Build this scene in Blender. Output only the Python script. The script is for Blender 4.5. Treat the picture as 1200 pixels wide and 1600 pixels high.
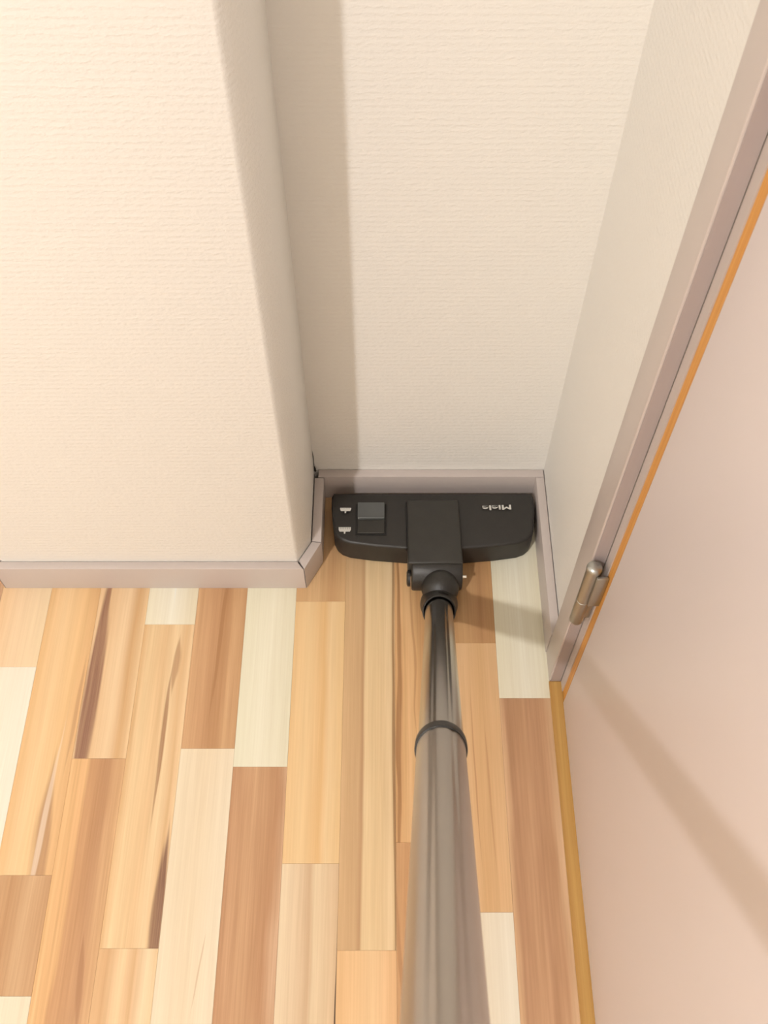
import bpy, bmesh, math, random
from mathutils import Vector, Matrix
random.seed(7)

# ------------------------------------------------------------------ reset
for o in list(bpy.data.objects):
    bpy.data.objects.remove(o, do_unlink=True)
scene = bpy.context.scene
COL = scene.collection

# ------------------------------------------------------------------ camera
CAM_H = 1.25
PITCH = math.radians(57.7)            # below the horizon
cam_d = bpy.data.cameras.new('camera')
cam_d.sensor_fit = 'VERTICAL'
cam_d.sensor_height = 36.0
cam_d.lens = 36.0 * 1567.0 / 1600.0
cam_d.shift_x = -1.5 / 1600.0
cam_d.clip_start = 0.01
cam_d.dof.use_dof = True
cam_d.dof.focus_distance = 1.30
cam_d.dof.aperture_fstop = 18.0
cam = bpy.data.objects.new('camera', cam_d)
cam.location = (0, 0, CAM_H)
cam.rotation_euler = (math.radians(90) - PITCH, 0, 0)
COL.objects.link(cam)
scene.camera = cam

# ------------------------------------------------------------------ world, exposure, lamp values
world = bpy.data.worlds.new('world')
scene.world = world
world.use_nodes = True
world.node_tree.nodes['Background'].inputs['Color'].default_value = (1.0, 0.86, 0.68, 1)
world.node_tree.nodes['Background'].inputs['Strength'].default_value = 0.05
LAMP_POS = (-1.20, -1.32, 2.98)
LAMP_COLOR = (1.0, 0.98, 0.97)
LAMP_STRENGTH = 2230.0
LAMP_RADIUS = 0.050
vs = scene.view_settings
vs.view_transform = 'Standard'
vs.look = 'None'
vs.gamma = 1.0
vs.use_curve_mapping = False
vs.exposure = 0.0
scene.cycles.max_bounces = 6
scene.cycles.diffuse_bounces = 4
scene.cycles.glossy_bounces = 3

# ------------------------------------------------------------------ helpers
def lin(c):
    def f(v):
        v /= 255.0
        return v / 12.92 if v <= 0.04045 else ((v + 0.055) / 1.055) ** 2.4
    return (f(c[0]), f(c[1]), f(c[2]), 1.0)

def tag(o, label=None, cat=None, kind=None, group=None):
    if label: o['label'] = label
    if cat: o['category'] = cat
    if kind: o['kind'] = kind
    if group: o['group'] = group
    return o

def empty(name, loc=(0, 0, 0), parent=None):
    o = bpy.data.objects.new(name, None)
    o.empty_display_size = 0.05
    o.location = loc
    COL.objects.link(o)
    if parent: o.parent = parent
    return o

def obj(name, bm, mat, parent=None, smooth=None, loc=None):
    bmesh.ops.recalc_face_normals(bm, faces=bm.faces[:])
    me = bpy.data.meshes.new(name)
    bm.to_mesh(me); bm.free()
    if mat: me.materials.append(mat)
    if smooth is not None:
        for p in me.polygons: p.use_smooth = True
        me.set_sharp_from_angle(angle=math.radians(smooth))
    o = bpy.data.objects.new(name, me)
    if loc: o.location = loc
    COL.objects.link(o)
    if parent:
        o.parent = parent
        # meshes are written in world space; cancel the parent's offset
        if loc is None:
            pw = Vector((0, 0, 0)); q = parent
            while q: pw += q.location; q = q.parent
            o.location = -pw
    return o

def box(bm, a, b):
    x0, y0, z0 = a; x1, y1, z1 = b
    v = [bm.verts.new(p) for p in ((x0,y0,z0),(x1,y0,z0),(x1,y1,z0),(x0,y1,z0),(x0,y0,z1),(x1,y0,z1),(x1,y1,z1),(x0,y1,z1))]
    for f in ((0,1,2,3),(4,5,6,7),(0,1,5,4),(1,2,6,5),(2,3,7,6),(3,0,4,7)):
        bm.faces.new([v[i] for i in f])
    return v

def prism(bm, poly, z0, z1):
    a = [bm.verts.new((p[0], p[1], z0)) for p in poly]
    b = [bm.verts.new((p[0], p[1], z1)) for p in poly]
    n = len(poly)
    bm.faces.new(a); bm.faces.new(b)
    for i in range(n):
        bm.faces.new((a[i], a[(i+1) % n], b[(i+1) % n], b[i]))

def bevel(bm, w, seg=2, sel=None):
    es = [e for e in bm.edges if (sel is None or sel(e))]
    bmesh.ops.bevel(bm, geom=es, offset=w, segments=seg, profile=0.5, affect='EDGES', clamp_overlap=True)

def frame(p0, p1):
    d = (Vector(p1) - Vector(p0)).normalized()
    up = Vector((0, 0, 1))
    up = (up - d * up.dot(d)).normalized()
    side = d.cross(up).normalized()
    return d, up, side

def lathe(bm, p0, p1, prof, n=40, rfun=None):
    """prof: list of (distance along the axis, radius); rfun scales the radius by angle"""
    d, up, side = frame(p0, p1)
    rings = []
    for s, r in prof:
        c = Vector(p0) + d * s
        ring = []
        for k in range(n):
            a = 2 * math.pi * k / n
            rr = r * (rfun(a) if rfun else 1)
            ring.append(bm.verts.new(c + (up * math.cos(a) + side * math.sin(a)) * rr))
        rings.append(ring)
    for i in range(len(rings) - 1):
        for k in range(n):
            bm.faces.new((rings[i][k], rings[i][(k+1) % n], rings[i+1][(k+1) % n], rings[i+1][k]))
    return rings

def cap(bm, ring):
    bm.faces.new(ring)

# ------------------------------------------------------------------ materials
def new_mat(name):
    m = bpy.data.materials.new(name)
    m.use_nodes = True
    nt = m.node_tree
    b = nt.nodes['Principled BSDF']
    return m, nt, b

def N(nt, kind, **kw):
    n = nt.nodes.new(kind)
    for k, v in kw.items(): setattr(n, k, v)
    return n

def math_node(nt, op, a, b=None, c=None, clamp=False):
    n = nt.nodes.new('ShaderNodeMath'); n.operation = op; n.use_clamp = clamp
    for i, v in enumerate((a, b, c)):
        if v is None: continue
        if isinstance(v, (int, float)): n.inputs[i].default_value = v
        else: nt.links.new(v, n.inputs[i])
    return n.outputs[0]

def plain(name, col, rough=0.5, metal=0.0, noise=0.04, nscale=25, bump=0.0, bscale=200, spec=0.5):
    m, nt, b = new_mat(name)
    tc = N(nt, 'ShaderNodeTexCoord')
    nz = N(nt, 'ShaderNodeTexNoise'); nz.inputs['Scale'].default_value = nscale
    nz.inputs['Detail'].default_value = 1
    nt.links.new(tc.outputs['Object'], nz.inputs['Vector'])
    mix = N(nt, 'ShaderNodeMix', data_type='RGBA')
    mix.inputs['A'].default_value = tuple(max(0, v * (1 - noise)) for v in col[:3]) + (1,)
    mix.inputs['B'].default_value = tuple(min(1, v * (1 + noise)) for v in col[:3]) + (1,)
    nt.links.new(nz.outputs['Fac'], mix.inputs['Factor'])
    nt.links.new(mix.outputs['Result'], b.inputs['Base Color'])
    b.inputs['Roughness'].default_value = rough
    b.inputs['Metallic'].default_value = metal
    b.inputs['Specular IOR Level'].default_value = spec
    if bump:
        nb = N(nt, 'ShaderNodeTexNoise'); nb.inputs['Scale'].default_value = bscale
        nb.inputs['Detail'].default_value = 2
        nt.links.new(tc.outputs['Object'], nb.inputs['Vector'])
        bp = N(nt, 'ShaderNodeBump'); bp.inputs['Strength'].default_value = bump
        bp.inputs['Distance'].default_value = 0.001
        nt.links.new(nb.outputs['Fac'], bp.inputs['Height'])
        nt.links.new(bp.outputs['Normal'], b.inputs['Normal'])
    return m

def wallpaper(name, col):
    """painted glass-fibre weave: short horizontal ribs over a fine pebble"""
    m, nt, b = new_mat(name)
    tc = N(nt, 'ShaderNodeTexCoord')
    sep = N(nt, 'ShaderNodeSeparateXYZ'); nt.links.new(tc.outputs['Object'], sep.inputs[0])
    u = math_node(nt, 'ADD', sep.outputs['X'], sep.outputs['Y'])
    comb = N(nt, 'ShaderNodeCombineXYZ')
    nt.links.new(math_node(nt, 'MULTIPLY', u, 170.0), comb.inputs[0])
    nt.links.new(math_node(nt, 'MULTIPLY', sep.outputs['Z'], 330.0), comb.inputs[1])
    n1 = N(nt, 'ShaderNodeTexNoise'); n1.inputs['Scale'].default_value = 1.0
    n1.inputs['Detail'].default_value = 2; n1.inputs['Roughness'].default_value = 0.6
    nt.links.new(comb.outputs[0], n1.inputs['Vector'])
    w = math_node(nt, 'SINE', math_node(nt, 'ADD', math_node(nt, 'MULTIPLY', sep.outputs['Z'], 900.0),
                                        math_node(nt, 'MULTIPLY', n1.outputs['Fac'], 3.0)))
    h = math_node(nt, 'ADD', math_node(nt, 'MULTIPLY', w, 0.10), n1.outputs['Fac'])
    bp = N(nt, 'ShaderNodeBump'); bp.inputs['Strength'].default_value = 0.36
    bp.inputs['Distance'].default_value = 0.0016
    nt.links.new(h, bp.inputs['Height'])
    nt.links.new(bp.outputs['Normal'], b.inputs['Normal'])
    b.inputs['Base Color'].default_value = tuple(v * 0.988 for v in col[:3]) + (1,)
    b.inputs['Roughness'].default_value = 0.55
    b.inputs['Specular IOR Level'].default_value = 0.3
    return m

def wlin(c):
    r, g, b, a = lin(c)
    return (r * 0.86, g * 0.92, b * 1.06, a)

def wood(name, W, L, stops, wob=0.12, grain=0.10, streaks=(), seed=0.0, fine=1.0):
    """laminate strip print: colour bands across the width (stops: (u, sRGB)), wandering along the length,
    fine grain, and dark streaks (u at v0, v0, u at v1, v1, half width, sRGB, strength)"""
    m, nt, b = new_mat(name)
    tc = N(nt, 'ShaderNodeTexCoord')
    sep = N(nt, 'ShaderNodeSeparateXYZ'); nt.links.new(tc.outputs['Object'], sep.inputs[0])
    u = math_node(nt, 'DIVIDE', sep.outputs['X'], W)
    v = math_node(nt, 'DIVIDE', sep.outputs['Y'], L)
    def noise(sx, sy, off, detail=3):
        c = N(nt, 'ShaderNodeCombineXYZ')
        nt.links.new(math_node(nt, 'MULTIPLY', sep.outputs['X'], sx), c.inputs[0])
        nt.links.new(math_node(nt, 'MULTIPLY', sep.outputs['Y'], sy), c.inputs[1])
        c.inputs[2].default_value = seed * 3.7 + off
        n = N(nt, 'ShaderNodeTexNoise'); n.inputs['Scale'].default_value = 1.0
        n.inputs['Detail'].default_value = detail
        nt.links.new(c.outputs[0], n.inputs['Vector'])
        return n.outputs['Fac']
    w1 = noise(18, 5.0, 0.0, 2)
    uu = math_node(nt, 'ADD', u, math_node(nt, 'MULTIPLY', math_node(nt, 'SUBTRACT', w1, 0.5), wob * 2))
    ramp = N(nt, 'ShaderNodeValToRGB')
    el = ramp.color_ramp.elements
    el[0].position = stops[0][0]; el[0].color = wlin(stops[0][1])
    if len(stops) == 1:
        el[1].position = 1.0; el[1].color = wlin(stops[0][1])
    else:
        el[1].position = stops[-1][0]; el[1].color = wlin(stops[-1][1])
        for p, c in stops[1:-1]:
            e = el.new(p); e.color = wlin(c)
    nt.links.new(uu, ramp.inputs['Fac'])
    cur = ramp.outputs['Color']
    # fine grain
    g1 = noise(520 * fine, 9, 4.1, 4)
    g2 = noise(120 * fine, 3, 8.3, 2)
    g = math_node(nt, 'ADD', math_node(nt, 'MULTIPLY', g1, 0.6), math_node(nt, 'MULTIPLY', g2, 0.7))
    gr = N(nt, 'ShaderNodeMapRange'); gr.inputs['From Min'].default_value = 0.4; gr.inputs['From Max'].default_value = 0.9
    gr.inputs['To Min'].default_value = 1 - grain; gr.inputs['To Max'].default_value = 1 + grain
    nt.links.new(g, gr.inputs['Value'])
    mul = N(nt, 'ShaderNodeMix', data_type='RGBA', blend_type='MULTIPLY')
    mul.inputs['Factor'].default_value = 1.0
    nt.links.new(cur, mul.inputs['A'])
    gc = N(nt, 'ShaderNodeCombineColor')
    nt.links.new(gr.outputs[0], gc.inputs[0])
    nt.links.new(math_node(nt, 'POWER', gr.outputs[0], 1.25), gc.inputs[1])
    nt.links.new(math_node(nt, 'POWER', gr.outputs[0], 1.6), gc.inputs[2])
    nt.links.new(gc.outputs[0], mul.inputs['B'])
    cur = mul.outputs['Result']
    for (ua, va, ub, vb, hw, c, st) in streaks:
        t = math_node(nt, 'DIVIDE', math_node(nt, 'SUBTRACT', v, va), (vb - va))
        uc = math_node(nt, 'ADD', math_node(nt, 'MULTIPLY', t, ub - ua), ua)
        d = math_node(nt, 'ABSOLUTE', math_node(nt, 'SUBTRACT', math_node(nt, 'ADD', u, math_node(nt, 'MULTIPLY', math_node(nt, 'SUBTRACT', w1, 0.5), wob * 1.2)), uc))
        d = math_node(nt, 'ADD', d, math_node(nt, 'MULTIPLY', math_node(nt, 'SUBTRACT', g2, 0.5), hw * 0.9))
        e = N(nt, 'ShaderNodeMapRange', interpolation_type='SMOOTHSTEP')
        e.inputs['From Min'].default_value = 0.5; e.inputs['From Max'].default_value = 0.05
        nt.links.new(math_node(nt, 'ABSOLUTE', math_node(nt, 'SUBTRACT', t, 0.5)), e.inputs['Value'])
        a = N(nt, 'ShaderNodeMapRange', interpolation_type='SMOOTHSTEP')      # tapers towards both ends
        a.inputs['From Min'].default_value = 0.0; a.inputs['From Max'].default_value = hw * 0.55
        nt.links.new(math_node(nt, 'SUBTRACT', math_node(nt, 'MULTIPLY', e.outputs[0], hw), d), a.inputs['Value'])
        k = math_node(nt, 'MULTIPLY', math_node(nt, 'MULTIPLY', a.outputs[0], math_node(nt, 'ADD', math_node(nt, 'MULTIPLY', g1, 0.9), 0.5)), st, clamp=True)
        mx = N(nt, 'ShaderNodeMix', data_type='RGBA')
        nt.links.new(k, mx.inputs['Factor']); nt.links.new(cur, mx.inputs['A'])
        mx.inputs['B'].default_value = wlin(c)
        cur = mx.outputs['Result']
    nt.links.new(cur, b.inputs['Base Color'])
    b.inputs['Roughness'].default_value = 0.42
    b.inputs['Specular IOR Level'].default_value = 0.35
    bp = N(nt, 'ShaderNodeBump'); bp.inputs['Strength'].default_value = 0.10; bp.inputs['Distance'].default_value = 0.0004
    nt.links.new(g1, bp.inputs['Height']); nt.links.new(bp.outputs['Normal'], b.inputs['Normal'])
    return m

WALL = wallpaper('cream_wallpaper', (0.834, 0.806, 0.756))
def matte(name, col):
    m, nt, b = new_mat(name)
    b.inputs['Base Color'].default_value = tuple(col) + (1,)
    b.inputs['Roughness'].default_value = 0.8
    b.inputs['Specular IOR Level'].default_value = 0.2
    return m
CEIL = matte('ceiling_paint', (0.72, 0.70, 0.66))
HALL = matte('hall_wall_paint', (0.82, 0.80, 0.75))
TRIM = plain('grey_white_lacquer', (0.55, 0.48, 0.445), 0.38, noise=0.02, nscale=8)
DOORM = plain('pale_grey_door_lacquer', (0.77, 0.69, 0.68), 0.42, noise=0.015, nscale=5, bump=0.05, bscale=60)
RAW = wood('raw_beech_strip', 0.014, 2.0, [(0.0, (214, 150, 62)), (0.5, (224, 162, 74)), (1.0, (206, 142, 58))], 0.2, 0.12)
OAK = wood('ochre_threshold_oak', 0.016, 0.9, [(0.0, (190, 140, 72)), (0.5, (206, 158, 86)), (1.0, (196, 146, 74))], 0.2, 0.12, seed=3)
BLACKP = plain('black_plastic', (0.020, 0.018, 0.016), 0.45, noise=0.15, nscale=60, bump=0.12, bscale=900)
COVERP = plain('black_plastic_cover', (0.027, 0.025, 0.021), 0.5, noise=0.15, nscale=60, bump=0.15, bscale=900)
PEDALP = plain('grey_plastic_pedal', (0.085, 0.089, 0.086), 0.42, noise=0.08, nscale=60)
DARK = plain('dark_gap', (0.008, 0.007, 0.006), 0.8, noise=0.1)
PRINT = plain('white_print', (0.62, 0.60, 0.55), 0.5, noise=0.05)
STEEL = plain('tube_steel', (0.46, 0.43, 0.385), 0.20, 1.0, noise=0.03, nscale=40)
STEELU = plain('brushed_tube_steel', (0.47, 0.43, 0.39), 0.30, 1.0, noise=0.03, nscale=40)
NICKEL = plain('satin_nickel', (0.47, 0.475, 0.45), 0.36, 1.0, noise=0.05, nscale=90)

# ------------------------------------------------------------------ room dimensions (metres)
XR = 0.2305      # right wall
YB = 0.829       # back wall
YS = 0.676       # front of the boxed-in shaft
XS = -0.119      # shaft corner where the front ends
XC, YC = -0.1028, 0.707   # end of the shaft's corner chamfer
XSL = -0.527
XCL = -0.543
XL = -3.4
YN = -3.2
HC = 3.25
BH, BT = 0.055, 0.0125

# ------------------------------------------------------------------ floor
SW = 0.0688
X_K = 0.2198
X_FAR, Y_FAR = X_K - 26 * SW, -1.25      # beyond these the strips are too far off to be told apart
m_far, nt, b = new_mat('distant_laminate')
tc = N(nt, 'ShaderNodeTexCoord'); mp = N(nt, 'ShaderNodeMapping'); mp.inputs['Rotation'].default_value = (0, 0, math.pi / 2)
bk = N(nt, 'ShaderNodeTexBrick'); bk.inputs['Scale'].default_value = 1.0
bk.inputs['Brick Width'].default_value = 0.45; bk.inputs['Row Height'].default_value = SW; bk.inputs['Mortar Size'].default_value = 0.0
bk.inputs['Color1'].default_value = lin((243, 222, 184)); bk.inputs['Color2'].default_value = lin((205, 158, 110))
nt.links.new(tc.outputs['Object'], mp.inputs[0]); nt.links.new(mp.outputs[0], bk.inputs['Vector'])
nt.links.new(bk.outputs['Color'], b.inputs['Base Color']); b.inputs['Roughness'].default_value = 0.45
bm = bmesh.new()
box(bm, (X_FAR, Y_FAR, -0.05), (XR + 0.1, YB, -0.0045))
for f in bm.faces: f.material_index = 0
nf = len(bm.faces)
box(bm, (XL, YN, -0.05), (X_FAR, YB, 0.0)); box(bm, (X_FAR, YN, -0.05), (XR + 0.1, Y_FAR, 0.0))
bm.faces.ensure_lookup_table()
for f in bm.faces[nf:]: f.material_index = 1
floor = tag(obj('floor', bm, plain('floor_underlay', (0.28, 0.19, 0.11), 0.8)), 'laminate strip floor in mixed pale, peach and brown wood tones', kind='structure')
floor.data.materials.append(m_far)
strip_n = [0]
PALE = (243, 228, 194); CREAM = (240, 220, 182)
def strip(col_i, y0, y1, mat_args):
    """col_i counts columns leftwards from the right wall; y0 near end, y1 far end"""
    x1 = X_K - col_i * SW; x0 = x1 - SW
    L = y1 - y0
    bm = bmesh.new(); box(bm, (0.00008, 0.0001, -0.0045), (SW - 0.00008, L - 0.0001, 0.0))
    bmesh.ops.bevel(bm, geom=[e for e in bm.edges if all(v.co.z > -0.001 for v in e.verts)], offset=0.00012, segments=1, affect='EDGES')
    strip_n[0] += 1
    mat = mat_args if isinstance(mat_args, bpy.types.Material) else wood('strip_print_%d' % strip_n[0], SW, L, seed=strip_n[0] * 1.37, **mat_args)
    o = obj('floor_strip', bm, mat, floor, loc=(x0, y0, 0))
    return o

def S(stops, **kw):
    d = dict(stops=stops); d.update(kw); return d

BROWN = [(0.0, (205, 160, 112)), (0.35, (196, 148, 100)), (0.65, (212, 168, 120)), (1.0, (203, 156, 108))]
BROWN2 = [(0.0, (198, 148, 104)), (0.4, (206, 158, 112)), (0.8, (190, 140, 96)), (1.0, (212, 168, 126))]
# seen strips: (column, near y, far y, print)
FAR = 0.822
spec = [
    # column 0: beside the right baseboard and the threshold
    (0, 0.4995, FAR, S([(0, (244, 230, 192)), (0.5, (249, 237, 204)), (1, (242, 228, 190))], wob=0.2, grain=0.06)),
    (0, 0.02, 0.4995, S([(0.0, (222, 176, 128)), (0.12, (194, 146, 104)), (0.4, (204, 156, 112)), (0.6, (190, 142, 100)), (0.82, (202, 154, 110)), (0.97, (226, 184, 138))], wob=0.16, grain=0.16, fine=0.6)),
    # column 1
    (1, 0.579, FAR, S([(0, (196, 146, 92)), (0.4, (206, 158, 104)), (0.8, (188, 138, 88)), (1, (202, 152, 98))], wob=0.2, grain=0.14)),
    (1, 0.2325, 0.579, S([(0, (226, 178, 124)), (0.3, (232, 186, 132)), (0.6, (222, 174, 118)), (1, (230, 184, 130))], wob=0.1, grain=0.08,
        streaks=[(0.55, 0.0, 0.42, 1.0, 0.02, (196, 142, 92), 0.7), (0.8, 0.0, 0.66, 0.8, 0.02, (200, 146, 96), 0.6)])),
    (1, -0.12, 0.2325, S([(0, (243, 226, 190)), (0.45, (240, 220, 184)), (1, (245, 230, 198))], wob=0.15, grain=0.05,
        streaks=[(0.14, 0.1, 0.22, 1.0, 0.02, (222, 186, 140), 0.6)])),
    # column 2 (mostly under the tube)
    (2, 0.313, FAR, S([(0, (222, 170, 112)), (0.25, (232, 184, 126)), (0.5, (210, 158, 102)), (0.75, (226, 178, 120)), (1, (214, 164, 108))], wob=0.25, grain=0.14,
        streaks=[(0.03, -0.4, 0.05, 1.2, 0.06, (166, 116, 70), 0.8), (0.36, 0.1, 0.30, 0.9, 0.03, (190, 136, 84), 0.6)])),
    (2, -0.10, 0.313, S([(0, (214, 164, 112)), (0.3, (206, 154, 102)), (0.6, (226, 180, 128)), (1, (210, 160, 108))], wob=0.25, grain=0.15,
        streaks=[(0.1, 0.2, 0.04, 1.0, 0.05, (180, 128, 82), 0.6)])),
    # column 3
    (3, 0.191, FAR, S([(0.0, (220, 178, 126)), (0.30, (212, 170, 120)), (0.37, (198, 154, 106)), (0.42, (238, 204, 150)), (0.7, (232, 196, 142)), (0.9, (240, 206, 154)), (1.0, (224, 184, 130))], wob=0.05, grain=0.09,
        streaks=[(0.985, -0.4, 0.97, 1.4, 0.035, (150, 108, 66), 0.8)])),
    (3, -0.15, 0.191, S([(0, (238, 190, 132)), (0.5, (243, 200, 144)), (1, (236, 184, 128))], wob=0.3, grain=0.08)),
    # column 4
    (4, 0.6425, FAR, S([(0, (214, 166, 112)), (0.4, (222, 178, 124)), (0.75, (206, 158, 106)), (1, (218, 172, 118))], wob=0.15, grain=0.10)),
    (4, 0.288, 0.6425, S([(0, (240, 196, 136)), (0.3, (243, 204, 146)), (0.62, (234, 186, 124)), (0.75, (243, 206, 150)), (1, (238, 196, 136))], wob=0.10, grain=0.06)),
    (4, -0.08, 0.288, S([(0, (240, 212, 168)), (0.3, (234, 202, 158)), (0.52, (216, 178, 134)), (0.6, (236, 206, 160)), (0.85, (230, 196, 150)), (1.0, (222, 184, 138))], wob=0.08, grain=0.08,
        streaks=[(0.985, -0.4, 0.985, 1.0, 0.022, (80, 54, 36), 0.95)])),
    # column 5
    (5, 0.4073, FAR, S([(0, (240, 228, 190)), (0.5, (245, 232, 196)), (1, (238, 224, 186))], wob=0.2, grain=0.05)),
    (5, 0.05, 0.4073, S(BROWN2, wob=0.22, grain=0.15)),
    # column 6
    (6, 0.431, FAR, S([(0, (214, 166, 116)), (0.4, (204, 154, 106)), (0.6, (192, 142, 94)), (0.75, (212, 164, 114)), (1, (208, 160, 110))], wob=0.14, grain=0.12,
        streaks=[(0.45, 0.0, 0.62, 0.9, 0.05, (172, 120, 74), 0.6)])),
    (6, 0.0, 0.431, S([(0, (243, 220, 180)), (0.5, (240, 214, 172)), (1, (244, 222, 184))], wob=0.2, grain=0.06,
        streaks=[(0.60, 0.25, 0.82, 0.55, 0.02, (212, 170, 124), 0.6)])),
    # column 7
    (7, 0.607, FAR, S([(0, (245, 230, 192)), (0.5, (248, 236, 204)), (1, (240, 222, 182))], wob=0.1, grain=0.05,
        streaks=[(0.52, 0.0, 0.52, 0.8, 0.03, (250, 244, 222), 0.8)])),
    (7, 0.193, 0.607, S([(0.0, (226, 178, 122)), (0.18, (240, 204, 150)), (0.5, (234, 192, 138)), (0.7, (242, 208, 156)), (0.86, (230, 186, 132)), (1.0, (238, 200, 148))], wob=0.12, grain=0.09,
        streaks=[(0.87, -0.45, 0.95, 0.48, 0.13, (140, 100, 74), 0.95), (0.58, 0.25, 0.70, 0.98, 0.05, (172, 126, 86), 0.85), (0.72, 0.72, 0.76, 1.0, 0.09, (190, 144, 100), 0.8)])),
    (7, -0.10, 0.193, S([(0.0, (228, 182, 128)), (0.2, (218, 170, 118)), (0.45, (240, 202, 150)), (0.62, (224, 178, 126)), (0.8, (244, 212, 164)), (1, (236, 198, 146))], wob=0.1, grain=0.08)),
    # column 8
    (8, 0.418, FAR, S([(0.0, (238, 198, 146)), (0.3, (232, 190, 138)), (0.62, (240, 204, 154)), (0.82, (218, 170, 116)), (1.0, (238, 200, 146))], wob=0.08, grain=0.08,
        streaks=[(0.14, -0.45, 0.18, 0.85, 0.19, (150, 106, 80), 0.95), (0.22, 0.45, 0.20, 1.15, 0.10, (166, 120, 86), 0.9)])),
    (8, 0.02, 0.418, S([(0.0, (232, 182, 122)), (0.28, (228, 176, 118)), (0.36, (206, 154, 104)), (0.7, (196, 146, 100)), (1.0, (222, 174, 122))], wob=0.14, grain=0.14,
        streaks=[(0.85, 0.15, 0.66, 0.55, 0.08, (168, 116, 76), 0.6)])),
    # column 9
    (9, 0.2745, FAR, S([(0.0, (236, 188, 128)), (0.35, (243, 202, 146)), (0.7, (240, 194, 134)), (1.0, (228, 178, 120))], wob=0.12, grain=0.07,
        streaks=[(0.80, -0.3, 0.66, 0.36, 0.20, (176, 128, 88), 0.75), (0.60, -0.2, 0.78, 0.4, 0.07, (248, 222, 188), 0.6), (0.90, 0.15, 0.95, 0.6, 0.06, (196, 146, 98), 0.6)])),
    (9, 0.143, 0.2745, S(BROWN, wob=0.15, grain=0.12)),
    (9, -0.10, 0.143, S([(0, (244, 228, 192)), (1, (238, 218, 180))], wob=0.2, grain=0.05)),
    # column 10
    (10, 0.544, FAR, S([(0, (240, 196, 142)), (0.4, (244, 208, 160)), (1, (243, 212, 164))], wob=0.1, grain=0.06)),
    (10, 0.15, 0.544, S([(0, (244, 230, 196)), (1, (247, 234, 204))], wob=0.2, grain=0.05)),
]
near = {}
for c, y0, y1, a in spec:
    strip(c, y0, y1, a)
    near[c] = min(near.get(c, 9), y0)
pal = [S([(0, (240, 226, 188)), (1, (246, 232, 198))], wob=0.2, grain=0.05),
       S(BROWN, wob=0.2, grain=0.14), S(BROWN2, wob=0.2, grain=0.14),
       S([(0, (240, 196, 136)), (0.6, (236, 188, 128)), (1, (243, 206, 150))], wob=0.2, grain=0.07),
       S([(0, (232, 190, 138)), (0.3, (240, 204, 154)), (0.8, (218, 170, 116)), (1, (236, 196, 144))], wob=0.12, grain=0.09),
       S([(0, (243, 220, 180)), (1, (240, 214, 172))], wob=0.2, grain=0.06)]
PM = [wood('strip_print_plain_%d' % i, SW, 0.45, seed=40 + i * 2.1, **a) for i, a in enumerate(pal)]
for c in range(0, 26):
    y = near.get(c, FAR)
    last = -1
    while y > Y_FAR + 0.02:
        L = random.uniform(0.45, 0.75)
        y0 = max(Y_FAR + 0.001, y - L)
        k = random.choice([i for i in range(6) if i != last]); last = k
        strip(c, y0, y, PM[k])
        y = y0

# ------------------------------------------------------------------ walls
def struct(name, bm, mat, smooth=None, label=None):
    return tag(obj(name, bm, mat, smooth=smooth), label, kind='structure')

bm = bmesh.new(); box(bm, (XL - 0.1, YB, -0.05), (XR + 0.1, YB + 0.1, HC))
struct('wall_back', bm, WALL, label='cream woven-textured back wall of the narrow niche')
bm = bmesh.new()
bv = 0.0035
prism(bm, [(XCL, YB), (XCL, YC), (XSL - bv*0.6, YS + bv), (XSL + bv, YS), (XS - bv, YS), (XS - bv*0.35, YS + bv*0.25), (XS + bv*0.4, YS + bv), (XC, YC), (XC, YB)], -0.05, HC)
struct('wall_shaft', bm, WALL, smooth=32, label='boxed-in shaft with cut corners projecting from the back wall')
bm = bmesh.new()
pts = [(0.054, 0.0022), (0.057, 0.0040), (0.0605, 0.0034), (0.064, 0.0012), (0.075, 0.0010), (0.088, 0.0011), (0.100, 0.0003)]
va = [bm.verts.new((XC + 0.0001, YB - 0.0004, z)) for z, w in pts]; vb = [bm.verts.new((XC + w, YB - 0.0004 - (0.004 if z < 0.062 else 0.0), z)) for z, w in pts]
vc = [bm.verts.new((XC + 0.0001, YB - 0.0004 - w, z)) for z, w in pts]
for i in range(len(pts) - 1):
    bm.faces.new((va[i], va[i+1], vb[i+1], vb[i])); bm.faces.new((vb[i], vb[i+1], vc[i+1], vc[i]))
obj('caulk_gap', bm, DARK, bpy.data.objects['wall_shaft'])
# right wall with the door opening
DY1, DY0, DH = 0.525, -0.385, 2.04
bm = bmesh.new()
box(bm, (XR, DY1, -0.05), (XR + 0.1, YB, HC))
box(bm, (XR, YN, -0.05), (XR + 0.1, DY0, HC))
box(bm, (XR, DY0, DH), (XR + 0.1, DY1, HC))
struct('wall_right', bm, WALL, label='cream wall beside the door on the right')
bm = bmesh.new(); box(bm, (XL - 0.1, YN, -0.05), (XL, YB, HC)); struct('wall_left', bm, HALL)
bm = bmesh.new(); box(bm, (XL - 0.1, YN - 0.1, -0.05), (XR + 0.1, YN, HC)); struct('wall_front', bm, HALL)
bm = bmesh.new(); box(bm, (XL - 0.1, YN - 0.1, HC), (XR + 0.1, YB + 0.1, HC + 0.1)); struct('ceiling', bm, CEIL)

# ------------------------------------------------------------------ baseboards
def board(name, poly, label, z1=BH):
    """poly: outline in plan; the upper edges are softened"""
    bm = bmesh.new(); prism(bm, poly, 0.0002, z1)
    bevel(bm, 0.0016, 2, lambda e: all(v.co.z > z1 - 1e-4 for v in e.verts))
    return struct(name, bm, TRIM, smooth=35, label=label)

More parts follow.
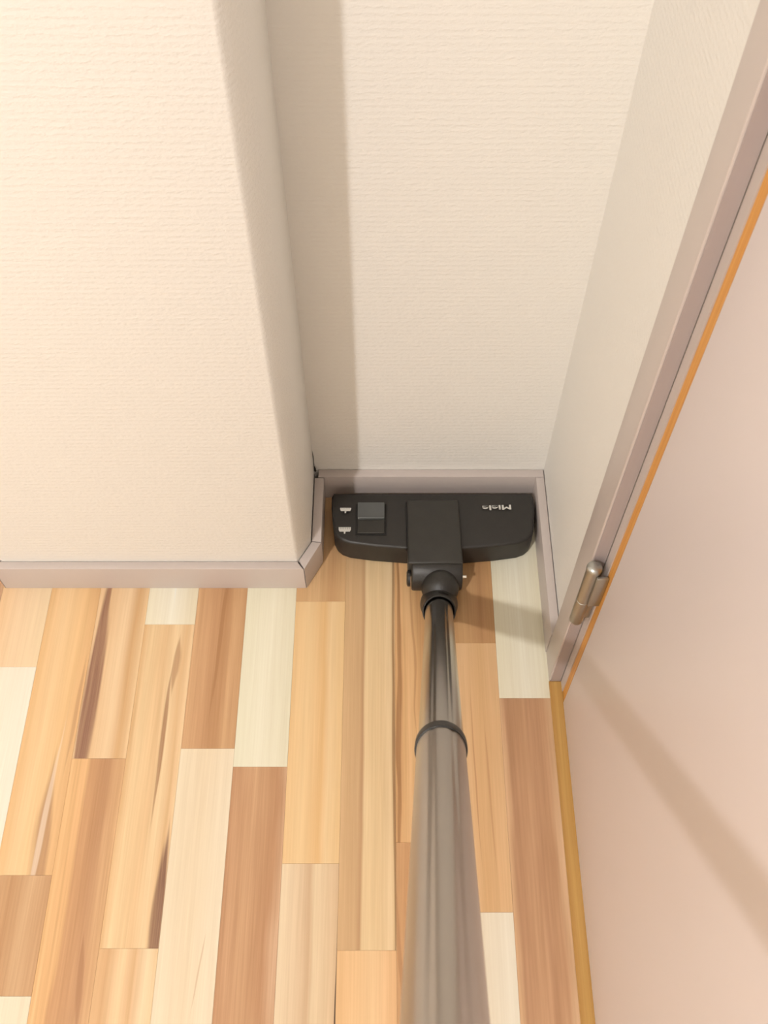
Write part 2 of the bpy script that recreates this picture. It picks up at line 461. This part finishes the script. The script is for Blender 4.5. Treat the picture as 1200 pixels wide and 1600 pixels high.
# offset of the chamfer's face
cd = Vector((XC - XS, YC - YS, 0)).normalized(); cn = Vector((cd.y, -cd.x, 0))   # outward normal of the corner cut
yf = YS - BT; xf = XC + 0.0145
P0 = Vector((XS, YS, 0)); P1 = P0 + cn * 0.0135
def on_chamfer_y(y): t = (y - P1.y) / cd.y; return P1.x + cd.x * t
def on_chamfer_x(x): t = (x - P1.x) / cd.x; return P1.y + cd.y * t
m0x = on_chamfer_y(yf)                 # mitre with the front board
m1y = on_chamfer_x(xf)                 # mitre with the side board
board('baseboard_front', [(XSL, YS - 0.0004), (XSL - 0.006, yf), (m0x - 0.0006, yf), (XS - 0.0008, YS - 0.0004)], 'grey-white baseboard along the front of the shaft')
board('baseboard_chamfer', [(XS + 0.0012, YS + 0.0012), (m0x + 0.0006, yf), (xf, m1y), (XC + 0.0012, YC)], 'short angled baseboard piece on the cut corner')
board('baseboard_side', [(XC + 0.0014, YC + 0.002), (xf, m1y + 0.001), (xf, YB - BT - 0.002), (XC + 0.0014, YB - BT - 0.002)], 'baseboard on the shaded side of the shaft', z1=BH - 0.001)
board('baseboard_back', [(XC + 0.0065, YB - 0.0004), (XC + 0.0065, YB - BT - 0.001), (XR - 0.001, YB - BT - 0.001), (XR - 0.001, YB - 0.0004)], 'baseboard along the niche back wall behind the nozzle')
board('baseboard_right', [(XR - 0.0009, YB - BT - 0.0016), (XR - BT - 0.0005, YB - BT - 0.0016), (XR - BT - 0.0005, 0.5655), (XR - 0.0009, 0.5655)], 'baseboard on the right wall ending at the door casing')
cdl = Vector((XCL - XSL, YC - YS, 0)).normalized()
board('baseboard_shaft_left', [(XSL - 0.0012, YS + 0.001), (XSL - 0.0072, yf), (XCL - 0.0145, YC - 0.008), (XCL - 0.0012, YC)], 'angled baseboard at the far left corner of the shaft')
board('baseboard_shaft_side', [(XCL - 0.001, YC), (XCL - 0.0145, YC - 0.008), (XCL - 0.0145, YB - BT), (XCL - 0.001, YB - BT)], None)
board('baseboard_alcove', [(XL, YB - 0.0004), (XL, YB - BT), (XCL - 0.002, YB - BT), (XCL - 0.002, YB - 0.0004)], None)
board('baseboard_left', [(XL + 0.0004, YN), (XL + BT, YN), (XL + BT, YB - BT), (XL + 0.0004, YB - BT)], None)

# ------------------------------------------------------------------ door, casing, hinge
XD = 0.2338          # face of the leaf and of the jamb
XF = 0.2182          # face of the casing
CY1, CY0 = 0.565, 0.5225
def casing(name, a, b, label):
    bm = bmesh.new(); box(bm, a, b)
    bevel(bm, 0.0022, 3, lambda e: all(v.co.x < XF + 1e-4 for v in e.verts))
    return struct(name, bm, TRIM, smooth=35, label=label)
trim1 = casing('trim_1', (XF, CY0 + 0.0015, 0.0005), (XR + 0.003, CY1, DH + 0.005), 'grey-white door casing beside the hinge')
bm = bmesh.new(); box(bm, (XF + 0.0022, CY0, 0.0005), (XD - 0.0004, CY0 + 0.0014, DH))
REVEAL = plain('darker_grey_edge', (0.41, 0.345, 0.33), 0.4, noise=0.02)  # thin inner-edge strip set darker than the casing face
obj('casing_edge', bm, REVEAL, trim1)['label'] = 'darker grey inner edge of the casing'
casing('trim_2', (XF, DY0 - 0.045, DH + 0.006), (XR + 0.003, CY1, DH + 0.048), None)
casing('trim_3', (XF, DY0 - 0.045, 0.0005), (XR + 0.003, DY0 - 0.002, DH + 0.005), None)

door = tag(empty('door_1', (XD, 0.49, 0)), 'closed flush pale pinkish-grey door with a nickel hinge', kind='structure')
ZB = 0.0038
bm = bmesh.new()
box(bm, (XD, 0.5078, 0.0005), (XR + 0.1, CY0 - 0.0007, DH))
box(bm, (XD, DY0, 0.0005), (XR + 0.1, DY0 + 0.018, DH))
box(bm, (XD, DY0 + 0.0185, DH - 0.018), (XR + 0.1, 0.5070, DH))
obj('frame_jamb', bm, TRIM, door)
# unpainted strip in the hinge-side gap
bm = bmesh.new(); box(bm, (0, 0, ZB), (0.03, 0.0128, DH - 0.02))
st = obj('edge_strip', bm, None, door, loc=(XD + 0.0012 - XD, 0.4946 - 0.49, 0)); st['label'] = 'raw orange-brown wood strip beside the door leaf'
m, nt, b = new_mat('raw_wood_edge')
tc = N(nt, 'ShaderNodeTexCoord'); mp = N(nt, 'ShaderNodeMapping'); mp.inputs['Scale'].default_value = (400, 400, 8)
nz = N(nt, 'ShaderNodeTexNoise'); nz.inputs['Scale'].default_value = 1.0; nz.inputs['Detail'].default_value = 3
nt.links.new(tc.outputs['Object'], mp.inputs[0]); nt.links.new(mp.outputs[0], nz.inputs['Vector'])
rp = N(nt, 'ShaderNodeValToRGB'); rp.color_ramp.elements[0].color = lin((200, 136, 58)); rp.color_ramp.elements[1].color = lin((218, 160, 84))
rp.color_ramp.elements[0].position = 0.3; rp.color_ramp.elements[1].position = 0.7
nt.links.new(nz.outputs['Fac'], rp.inputs[0]); nt.links.new(rp.outputs[0], b.inputs['Base Color']); b.inputs['Roughness'].default_value = 0.5
st.data.materials.append(m)
bm = bmesh.new(); box(bm, (XD, DY0 + 0.0205, ZB), (XD + 0.04, 0.4924, DH - 0.021))
bevel(bm, 0.0012, 2)
leaf = obj('door_leaf', bm, DOORM, door, smooth=35)
bm = bmesh.new(); box(bm, (0, 0, 0), (0.0175, 0.518 - DY0, 0.0034))
bevel(bm, 0.0009, 1, lambda e: all(v.co.z > 0.003 for v in e.verts))
th = tag(obj('threshold', bm, OAK, loc=(X_K - 0.0018, DY0 + 0.0045, 0.0)), 'narrow ochre wooden strip on the floor under the door', kind='structure')
th.name = 'trim_4'
# hinge
HX, HY, HR = 0.2190, 0.5105, 0.0078
HZ0, HZ1 = 0.211, 0.330
hinge = empty('hinge', (HX - XD, HY - 0.49, 0), door)
hinge['label'] = 'nickel barrel hinge with a domed cap'
bm = bmesh.new()
def vlathe(bm, cx, cy, prof, n=28):
    rings = []
    for z, rr in prof:
        rings.append([bm.verts.new((cx + rr * math.cos(2*math.pi*k/n), cy + rr * math.sin(2*math.pi*k/n), z)) for k in range(n)])
    for i in range(len(rings) - 1):
        for k in range(n):
            bm.faces.new((rings[i][k], rings[i][(k+1) % n], rings[i+1][(k+1) % n], rings[i+1][k]))
    bm.faces.new(rings[0]); bm.faces.new(rings[-1])
vlathe(bm, HX, HY, [(HZ0, HR * .7), (HZ0 + .001, HR * .92), (HZ0 + .002, HR), (HZ0 + .052, HR), (HZ0 + .0524, HR * .95), (HZ0 + .0530, HR * .95), (HZ0 + .0534, HR), (HZ1, HR)])
obj('barrel', bm, NICKEL, hinge, smooth=40)
bm = bmesh.new()
vlathe(bm, HX, HY, [(HZ1 + .0002, HR * 1.06), (HZ1 + .003, HR * 1.08), (HZ1 + .0052, HR * .95), (HZ1 + .0068, HR * .65), (HZ1 + .0075, HR * .2)])
obj('cap', bm, NICKEL, hinge, smooth=50)
bm = bmesh.new(); box(bm, (HX + 0.003, HY - 0.0105, HZ0 + 0.054), (XD + 0.0008, HY - 0.0065, HZ1 - 0.004)); bevel(bm, 0.0008, 2)
obj('leaf_wing', bm, NICKEL, hinge, smooth=40)
bm = bmesh.new(); box(bm, (HX + 0.003, HY + 0.0005, HZ0 + 0.004), (XD - 0.0003, HY + 0.0030, HZ0 + 0.051)); bevel(bm, 0.0006, 2)
obj('frame_wing', bm, NICKEL, hinge, smooth=40)

# ------------------------------------------------------------------ vacuum cleaner head and tube
F_ = Vector((0, math.cos(PITCH), -math.sin(PITCH))); U_ = Vector((0, math.sin(PITCH), math.cos(PITCH)))
TA = Vector((0.0713, 0.5950, 0.0630))      # mouth of the neck
TB = Vector((0.0251, 0.0433, 0.7807))
td = (TB - TA).normalized()
vac = tag(empty('vacuum_cleaner', (0.0687, 0.74, 0)), 'black vacuum cleaner floor nozzle on a grey metal telescopic tube', 'vacuum cleaner')

NZ = 0.046
cx = 0.0687
def sym(pts): return [(cx - x, y) for x, y in pts] + [(cx + x, y) for x, y in reversed(pts)]
outline = sym([(0.000, 0.7005), (0.040, 0.7015), (0.085, 0.7055), (0.118, 0.7105), (0.129, 0.7150), (0.136, 0.7215), (0.1405, 0.7310), (0.1450, 0.770), (0.1455, 0.790), (0.1425, 0.7965)])
outline = outline[1:] if outline[0] == outline[-1] else outline
bm = bmesh.new(); prism(bm, outline, 0.0035, NZ)
for v in bm.verts:
    if v.co.z > 0.03 and v.co.y > 0.785: v.co.z -= 0.004
bmesh.ops.remove_doubles(bm, verts=bm.verts[:], dist=1e-5)
bevel(bm, 0.0045, 3, lambda e: all(v.co.z > 0.03 for v in e.verts))
noz = obj('floor_nozzle', bm, BLACKP, vac, smooth=50)
bm = bmesh.new(); prism(bm, sym([(0.10, 0.716), (0.135, 0.735), (0.135, 0.785)]), 0.0003, 0.004)
obj('sole_plate', bm, DARK, noz)
# raised centre cover
def cover_outline(): return [(0.0310, 0.7795), (0.1045, 0.7795), (0.1070, 0.6725), (0.0315, 0.6725)]
bm = bmesh.new(); prism(bm, cover_outline(), 0.018, 0.0555)
for v in bm.verts:
    if v.co.z > 0.05 and v.co.y > 0.77: v.co.z = 0.0505
bevel(bm, 0.0028, 3, lambda e: any(v.co.z > 0.045 for v in e.verts))
cov = obj('joint_cover', bm, COVERP, vac, smooth=40)
# dark slots along the cover and the pedal
bm = bmesh.new(); box(bm, (0.0293, 0.7010, 0.040), (0.0312, 0.7770, NZ + 0.0006)); obj('slot', bm, DARK, noz)
# foot pedal in its well
def well(x0, x1, y0, y1):
    bm = bmesh.new(); box(bm, (x0, y0, NZ - 0.003), (x1, y1, NZ + 0.0004)); return bm
obj('pedal_well', well(-0.0415, 0.0020, 0.7225, 0.7740), DARK, noz)
bm = bmesh.new()
prof = [(0.7245, NZ + 0.0002), (0.7245, NZ + 0.0034), (0.7478, NZ + 0.0012), (0.7478, NZ + 0.0002)]
xs = (-0.0385, -0.0008)
a = [bm.verts.new((xs[0], y, z)) for y, z in prof]; c = [bm.verts.new((xs[1], y, z)) for y, z in prof]
bm.faces.new(a); bm.faces.new(c)
for i in range(len(prof)): j = (i + 1) % len(prof); bm.faces.new((a[i], a[j], c[j], c[i]))
bevel(bm, 0.0005, 1)
obj('foot_pedal', bm, COVERP, noz, smooth=25)
bm = bmesh.new()
prof = [(0.7480, NZ + 0.0002), (0.7482, NZ + 0.0042), (0.7496, NZ + 0.0052), (0.7505, NZ + 0.0046), (0.7725, NZ + 0.0078), (0.7730, NZ + 0.0002)]
a = [bm.verts.new((xs[0], y, z)) for y, z in prof]; c = [bm.verts.new((xs[1], y, z)) for y, z in prof]
bm.faces.new(a); bm.faces.new(c)
for i in range(len(prof)): j = (i + 1) % len(prof); bm.faces.new((a[i], a[j], c[j], c[i]))
bevel(bm, 0.0004, 1)
obj('pedal_key', bm, PEDALP, noz, smooth=25)
# printed brush symbols
def symbol(x, y, s, bristle):
    bm = bmesh.new(); z0, z1 = NZ - 0.0002, NZ + 0.0003
    prism(bm, [(x - 0.0066*s, y - 0.0028), (x + 0.0066*s, y - 0.0028), (x + 0.0080*s, y + 0.0008), (x - 0.0080*s, y + 0.0008)], z0, z1)
    prism(bm, [(x - 0.0012, y - 0.0062), (x + 0.0008, y - 0.0062), (x + 0.0012, y - 0.0028), (x - 0.0012, y - 0.0028)], z0, z1)
    n = 7
    for i in range(n):
        bx = x + (-0.0080 + 0.0160 * (i + 0.5) / n) * s
        prism(bm, [(bx - 0.0009, y + 0.0008), (bx + 0.0009, y + 0.0008), (bx + 0.0011, y + 0.0008 + bristle), (bx - 0.0011, y + 0.0008 + bristle)], z0, z1)
    return obj('brush_symbol', bm, PRINT, noz)
symbol(-0.0560, 0.7655, 1.0, 0.0016)
symbol(-0.0565, 0.7315, 1.1, 0.0034)
# lettering, read from the far side
fc = bpy.data.curves.new('lettering', 'FONT'); fc.body = 'Miele'; fc.size = 0.0135; fc.align_x = 'CENTER'; fc.align_y = 'CENTER'
fc.extrude = 0.0003; fc.offset = 0.00035; fc.space_character = 1.02
tmp = bpy.data.objects.new('tmp', fc); COL.objects.link(tmp)
dg = bpy.context.evaluated_depsgraph_get(); dg.update()
me = bpy.data.meshes.new_from_object(tmp.evaluated_get(dg))
bpy.data.objects.remove(tmp, do_unlink=True)
me.materials.clear(); me.materials.append(PRINT); me.name = 'lettering'
wx = max(v.co.x for v in me.vertices) - min(v.co.x for v in me.vertices)
for v in me.vertices: v.co.x *= 0.041 / wx; v.co.y *= 0.80
lt = bpy.data.objects.new('lettering', me); COL.objects.link(lt); lt.parent = noz
lt.rotation_euler = (0, 0, math.radians(182))
lt.location = (0.1595, 0.7690, NZ + 0.0001)

# swivel joint: yoke, pins, neck
bm = bmesh.new()
prof = [(0.676, 0.010), (0.657, 0.010), (0.651, 0.015), (0.649, 0.027), (0.652, 0.039), (0.660, 0.0475), (0.668, 0.0520), (0.676, 0.0530)]
a = [bm.verts.new((0.0365, y, z)) for y, z in prof]; c = [bm.verts.new((0.1065, y, z)) for y, z in prof]
bm.faces.new(a); bm.faces.new(c)
for i in range(len(prof)): j = (i + 1) % len(prof); bm.faces.new((a[i], a[j], c[j], c[i]))
bevel(bm, 0.003, 2)
yoke = obj('swivel_joint', bm, BLACKP, vac, smooth=45)
def xcyl(x0, x1, y, z, r, n=24):
    bm = bmesh.new()
    rings = [[bm.verts.new((x, y + rr * math.cos(2*math.pi*k/n), z + rr * math.sin(2*math.pi*k/n))) for k in range(n)] for x, rr in ((x0, r * .75), (x0 + 0.0015, r), (x1, r))]
    for i in range(2):
        for k in range(n): bm.faces.new((rings[i][k], rings[i][(k+1) % n], rings[i+1][(k+1) % n], rings[i+1][k]))
    bm.faces.new(rings[0]); bm.faces.new(rings[-1])
    return bm
obj('pivot_pin', xcyl(0.0300, 0.0352, 0.664, 0.028, 0.0115), BLACKP, yoke, smooth=40)
obj('pivot_pin', xcyl(0.1105, 0.1064, 0.662, 0.036, 0.0024), plain('pin_steel', (0.7, 0.68, 0.62), 0.3, 1.0), yoke, smooth=40)
# neck along the tube axis; its root lies inside the yoke
def along(s): return TA + td * s
d, up, side = frame(TA, TB)
bm = bmesh.new()
r = lathe(bm, along(-0.066), along(0.0), [(0.0, 0.020), (0.004, 0.0255), (0.014, 0.0258), (0.024, 0.0242), (0.034, 0.0224), (0.054, 0.0217), (0.056, 0.0222), (0.066, 0.0221), (0.0665, 0.0216), (0.0662, 0.0202), (0.040, 0.0195)], 48)
cap(bm, r[0])
bmesh.ops.create_uvsphere(bm, u_segments=32, v_segments=20, radius=0.0262, matrix=Matrix.Translation((TA.x + 0.0045, 0.650, 0.0290)))
neck = obj('neck', bm, BLACKP, vac, smooth=45)
bm = bmesh.new()
c0 = along(-0.020) + up * 0.0212
n = 20
ra = []
for k in range(n):
    t = 2*math.pi*k/n
    ang = -0.22 + math.cos(t) * 0.34
    p = along(-0.021 + 0.0042 * math.sin(t)) + (up * math.cos(ang) + side * math.sin(ang)) * 0.0224
    ra.append(bm.verts.new(p))
cv = bm.verts.new(sum((v.co for v in ra), Vector()) / n + up * 0.0003)
for k in range(n): bm.faces.new((ra[k], ra[(k+1) % n], cv))
bmesh.ops.solidify(bm, geom=bm.faces[:], thickness=0.0006)
obj('latch_slot', bm, DARK, neck)

# tubes with shallow lengthwise grooves
def grooves(depth, width, angs):
    def f(a):
        a = (a + math.pi) % (2 * math.pi) - math.pi
        s = 1.0
        for g in angs:
            s -= depth * math.exp(-((a - g) / width) ** 2)
        return s
    return f
S_RING = 0.0
d_ring = 0.770
# distance along the axis where the collar sits
Xc = (d_ring - 1.322) / (0.42 - 1.322)
s_ring = (TB - TA).length * Xc
bm = bmesh.new()
lathe(bm, TA, TB, [(-0.035, 0.0182), (s_ring + 0.03, 0.0180)], 96, grooves(0.028, 0.075, (-0.42, 0.42)))
obj('lower_tube', bm, STEEL, vac, smooth=30)
s_end = s_ring + 0.80
bm = bmesh.new()
r = lathe(bm, TA, TB, [(s_ring + 0.002, 0.0181), (s_ring + 0.002, 0.0189), (s_end, 0.0189)], 96, grooves(0.028, 0.075, (-0.42, 0.42)))
cap(bm, r[-1])
ut = obj('upper_tube', bm, STEELU, vac, smooth=30)
bm = bmesh.new()
lathe(bm, TA, TB, [(s_ring - 0.010, 0.0181), (s_ring - 0.010, 0.0194), (s_ring - 0.008, 0.0203), (s_ring + 0.002, 0.0205), (s_ring + 0.004, 0.0199), (s_ring + 0.004, 0.0187)], 64)
obj('collar', bm, BLACKP, ut, smooth=40)

# ------------------------------------------------------------------ ceiling lamp (out of the frame)
lamp = tag(empty('ceiling_lamp', (LAMP_POS[0], LAMP_POS[1], HC)), 'small globe lamp under an added, unseen round shade hanging from the ceiling', 'lamp')
lx, ly, lz = LAMP_POS
bm = bmesh.new(); vlathe(bm, lx, ly, [(HC - 0.028, 0.02), (HC - 0.022, 0.05), (HC - 0.0005, 0.055)])
obj('ceiling_rose', bm, CEIL, lamp, smooth=40)
bm = bmesh.new(); vlathe(bm, lx, ly, [(lz + LAMP_RADIUS, 0.016), (lz + LAMP_RADIUS + 0.05, 0.016), (lz + LAMP_RADIUS + 0.055, 0.004), (HC - 0.027, 0.004)])
obj('lamp_holder', bm, CEIL, lamp, smooth=40)
bm = bmesh.new()  # unseen dish added to block upward light and cut the ceiling bounce
pr = [(lz + LAMP_RADIUS + 0.020, 0.017), (lz + LAMP_RADIUS + 0.008, 0.07), (lz + 0.030, 0.12), (lz, 0.155), (lz + 0.002, 0.158), (lz + 0.033, 0.123), (lz + LAMP_RADIUS + 0.011, 0.073), (lz + LAMP_RADIUS + 0.024, 0.017)]
rg = [[bm.verts.new((lx + q * math.cos(2*math.pi*k/40), ly + q * math.sin(2*math.pi*k/40), z)) for k in range(40)] for z, q in pr]
for i in range(len(rg)):
    A, B = rg[i], rg[(i + 1) % len(rg)]
    for k in range(40): bm.faces.new((A[k], A[(k+1) % 40], B[(k+1) % 40], B[k]))
obj('added_lamp_shade', bm, plain('added_shade_enamel', (0.45, 0.43, 0.40), 0.4), lamp, smooth=40)
# the glowing bulb itself: a soft spherical light of the bulb's size
ld = bpy.data.lights.new('bulb', 'POINT')
ld.energy = 4 * math.pi ** 2 * LAMP_RADIUS ** 2 * LAMP_STRENGTH
ld.color = LAMP_COLOR
ld.shadow_soft_size = LAMP_RADIUS
bulb = bpy.data.objects.new('bulb', ld)
COL.objects.link(bulb)
bulb.parent = lamp
bulb.location = (0, 0, lz - HC)
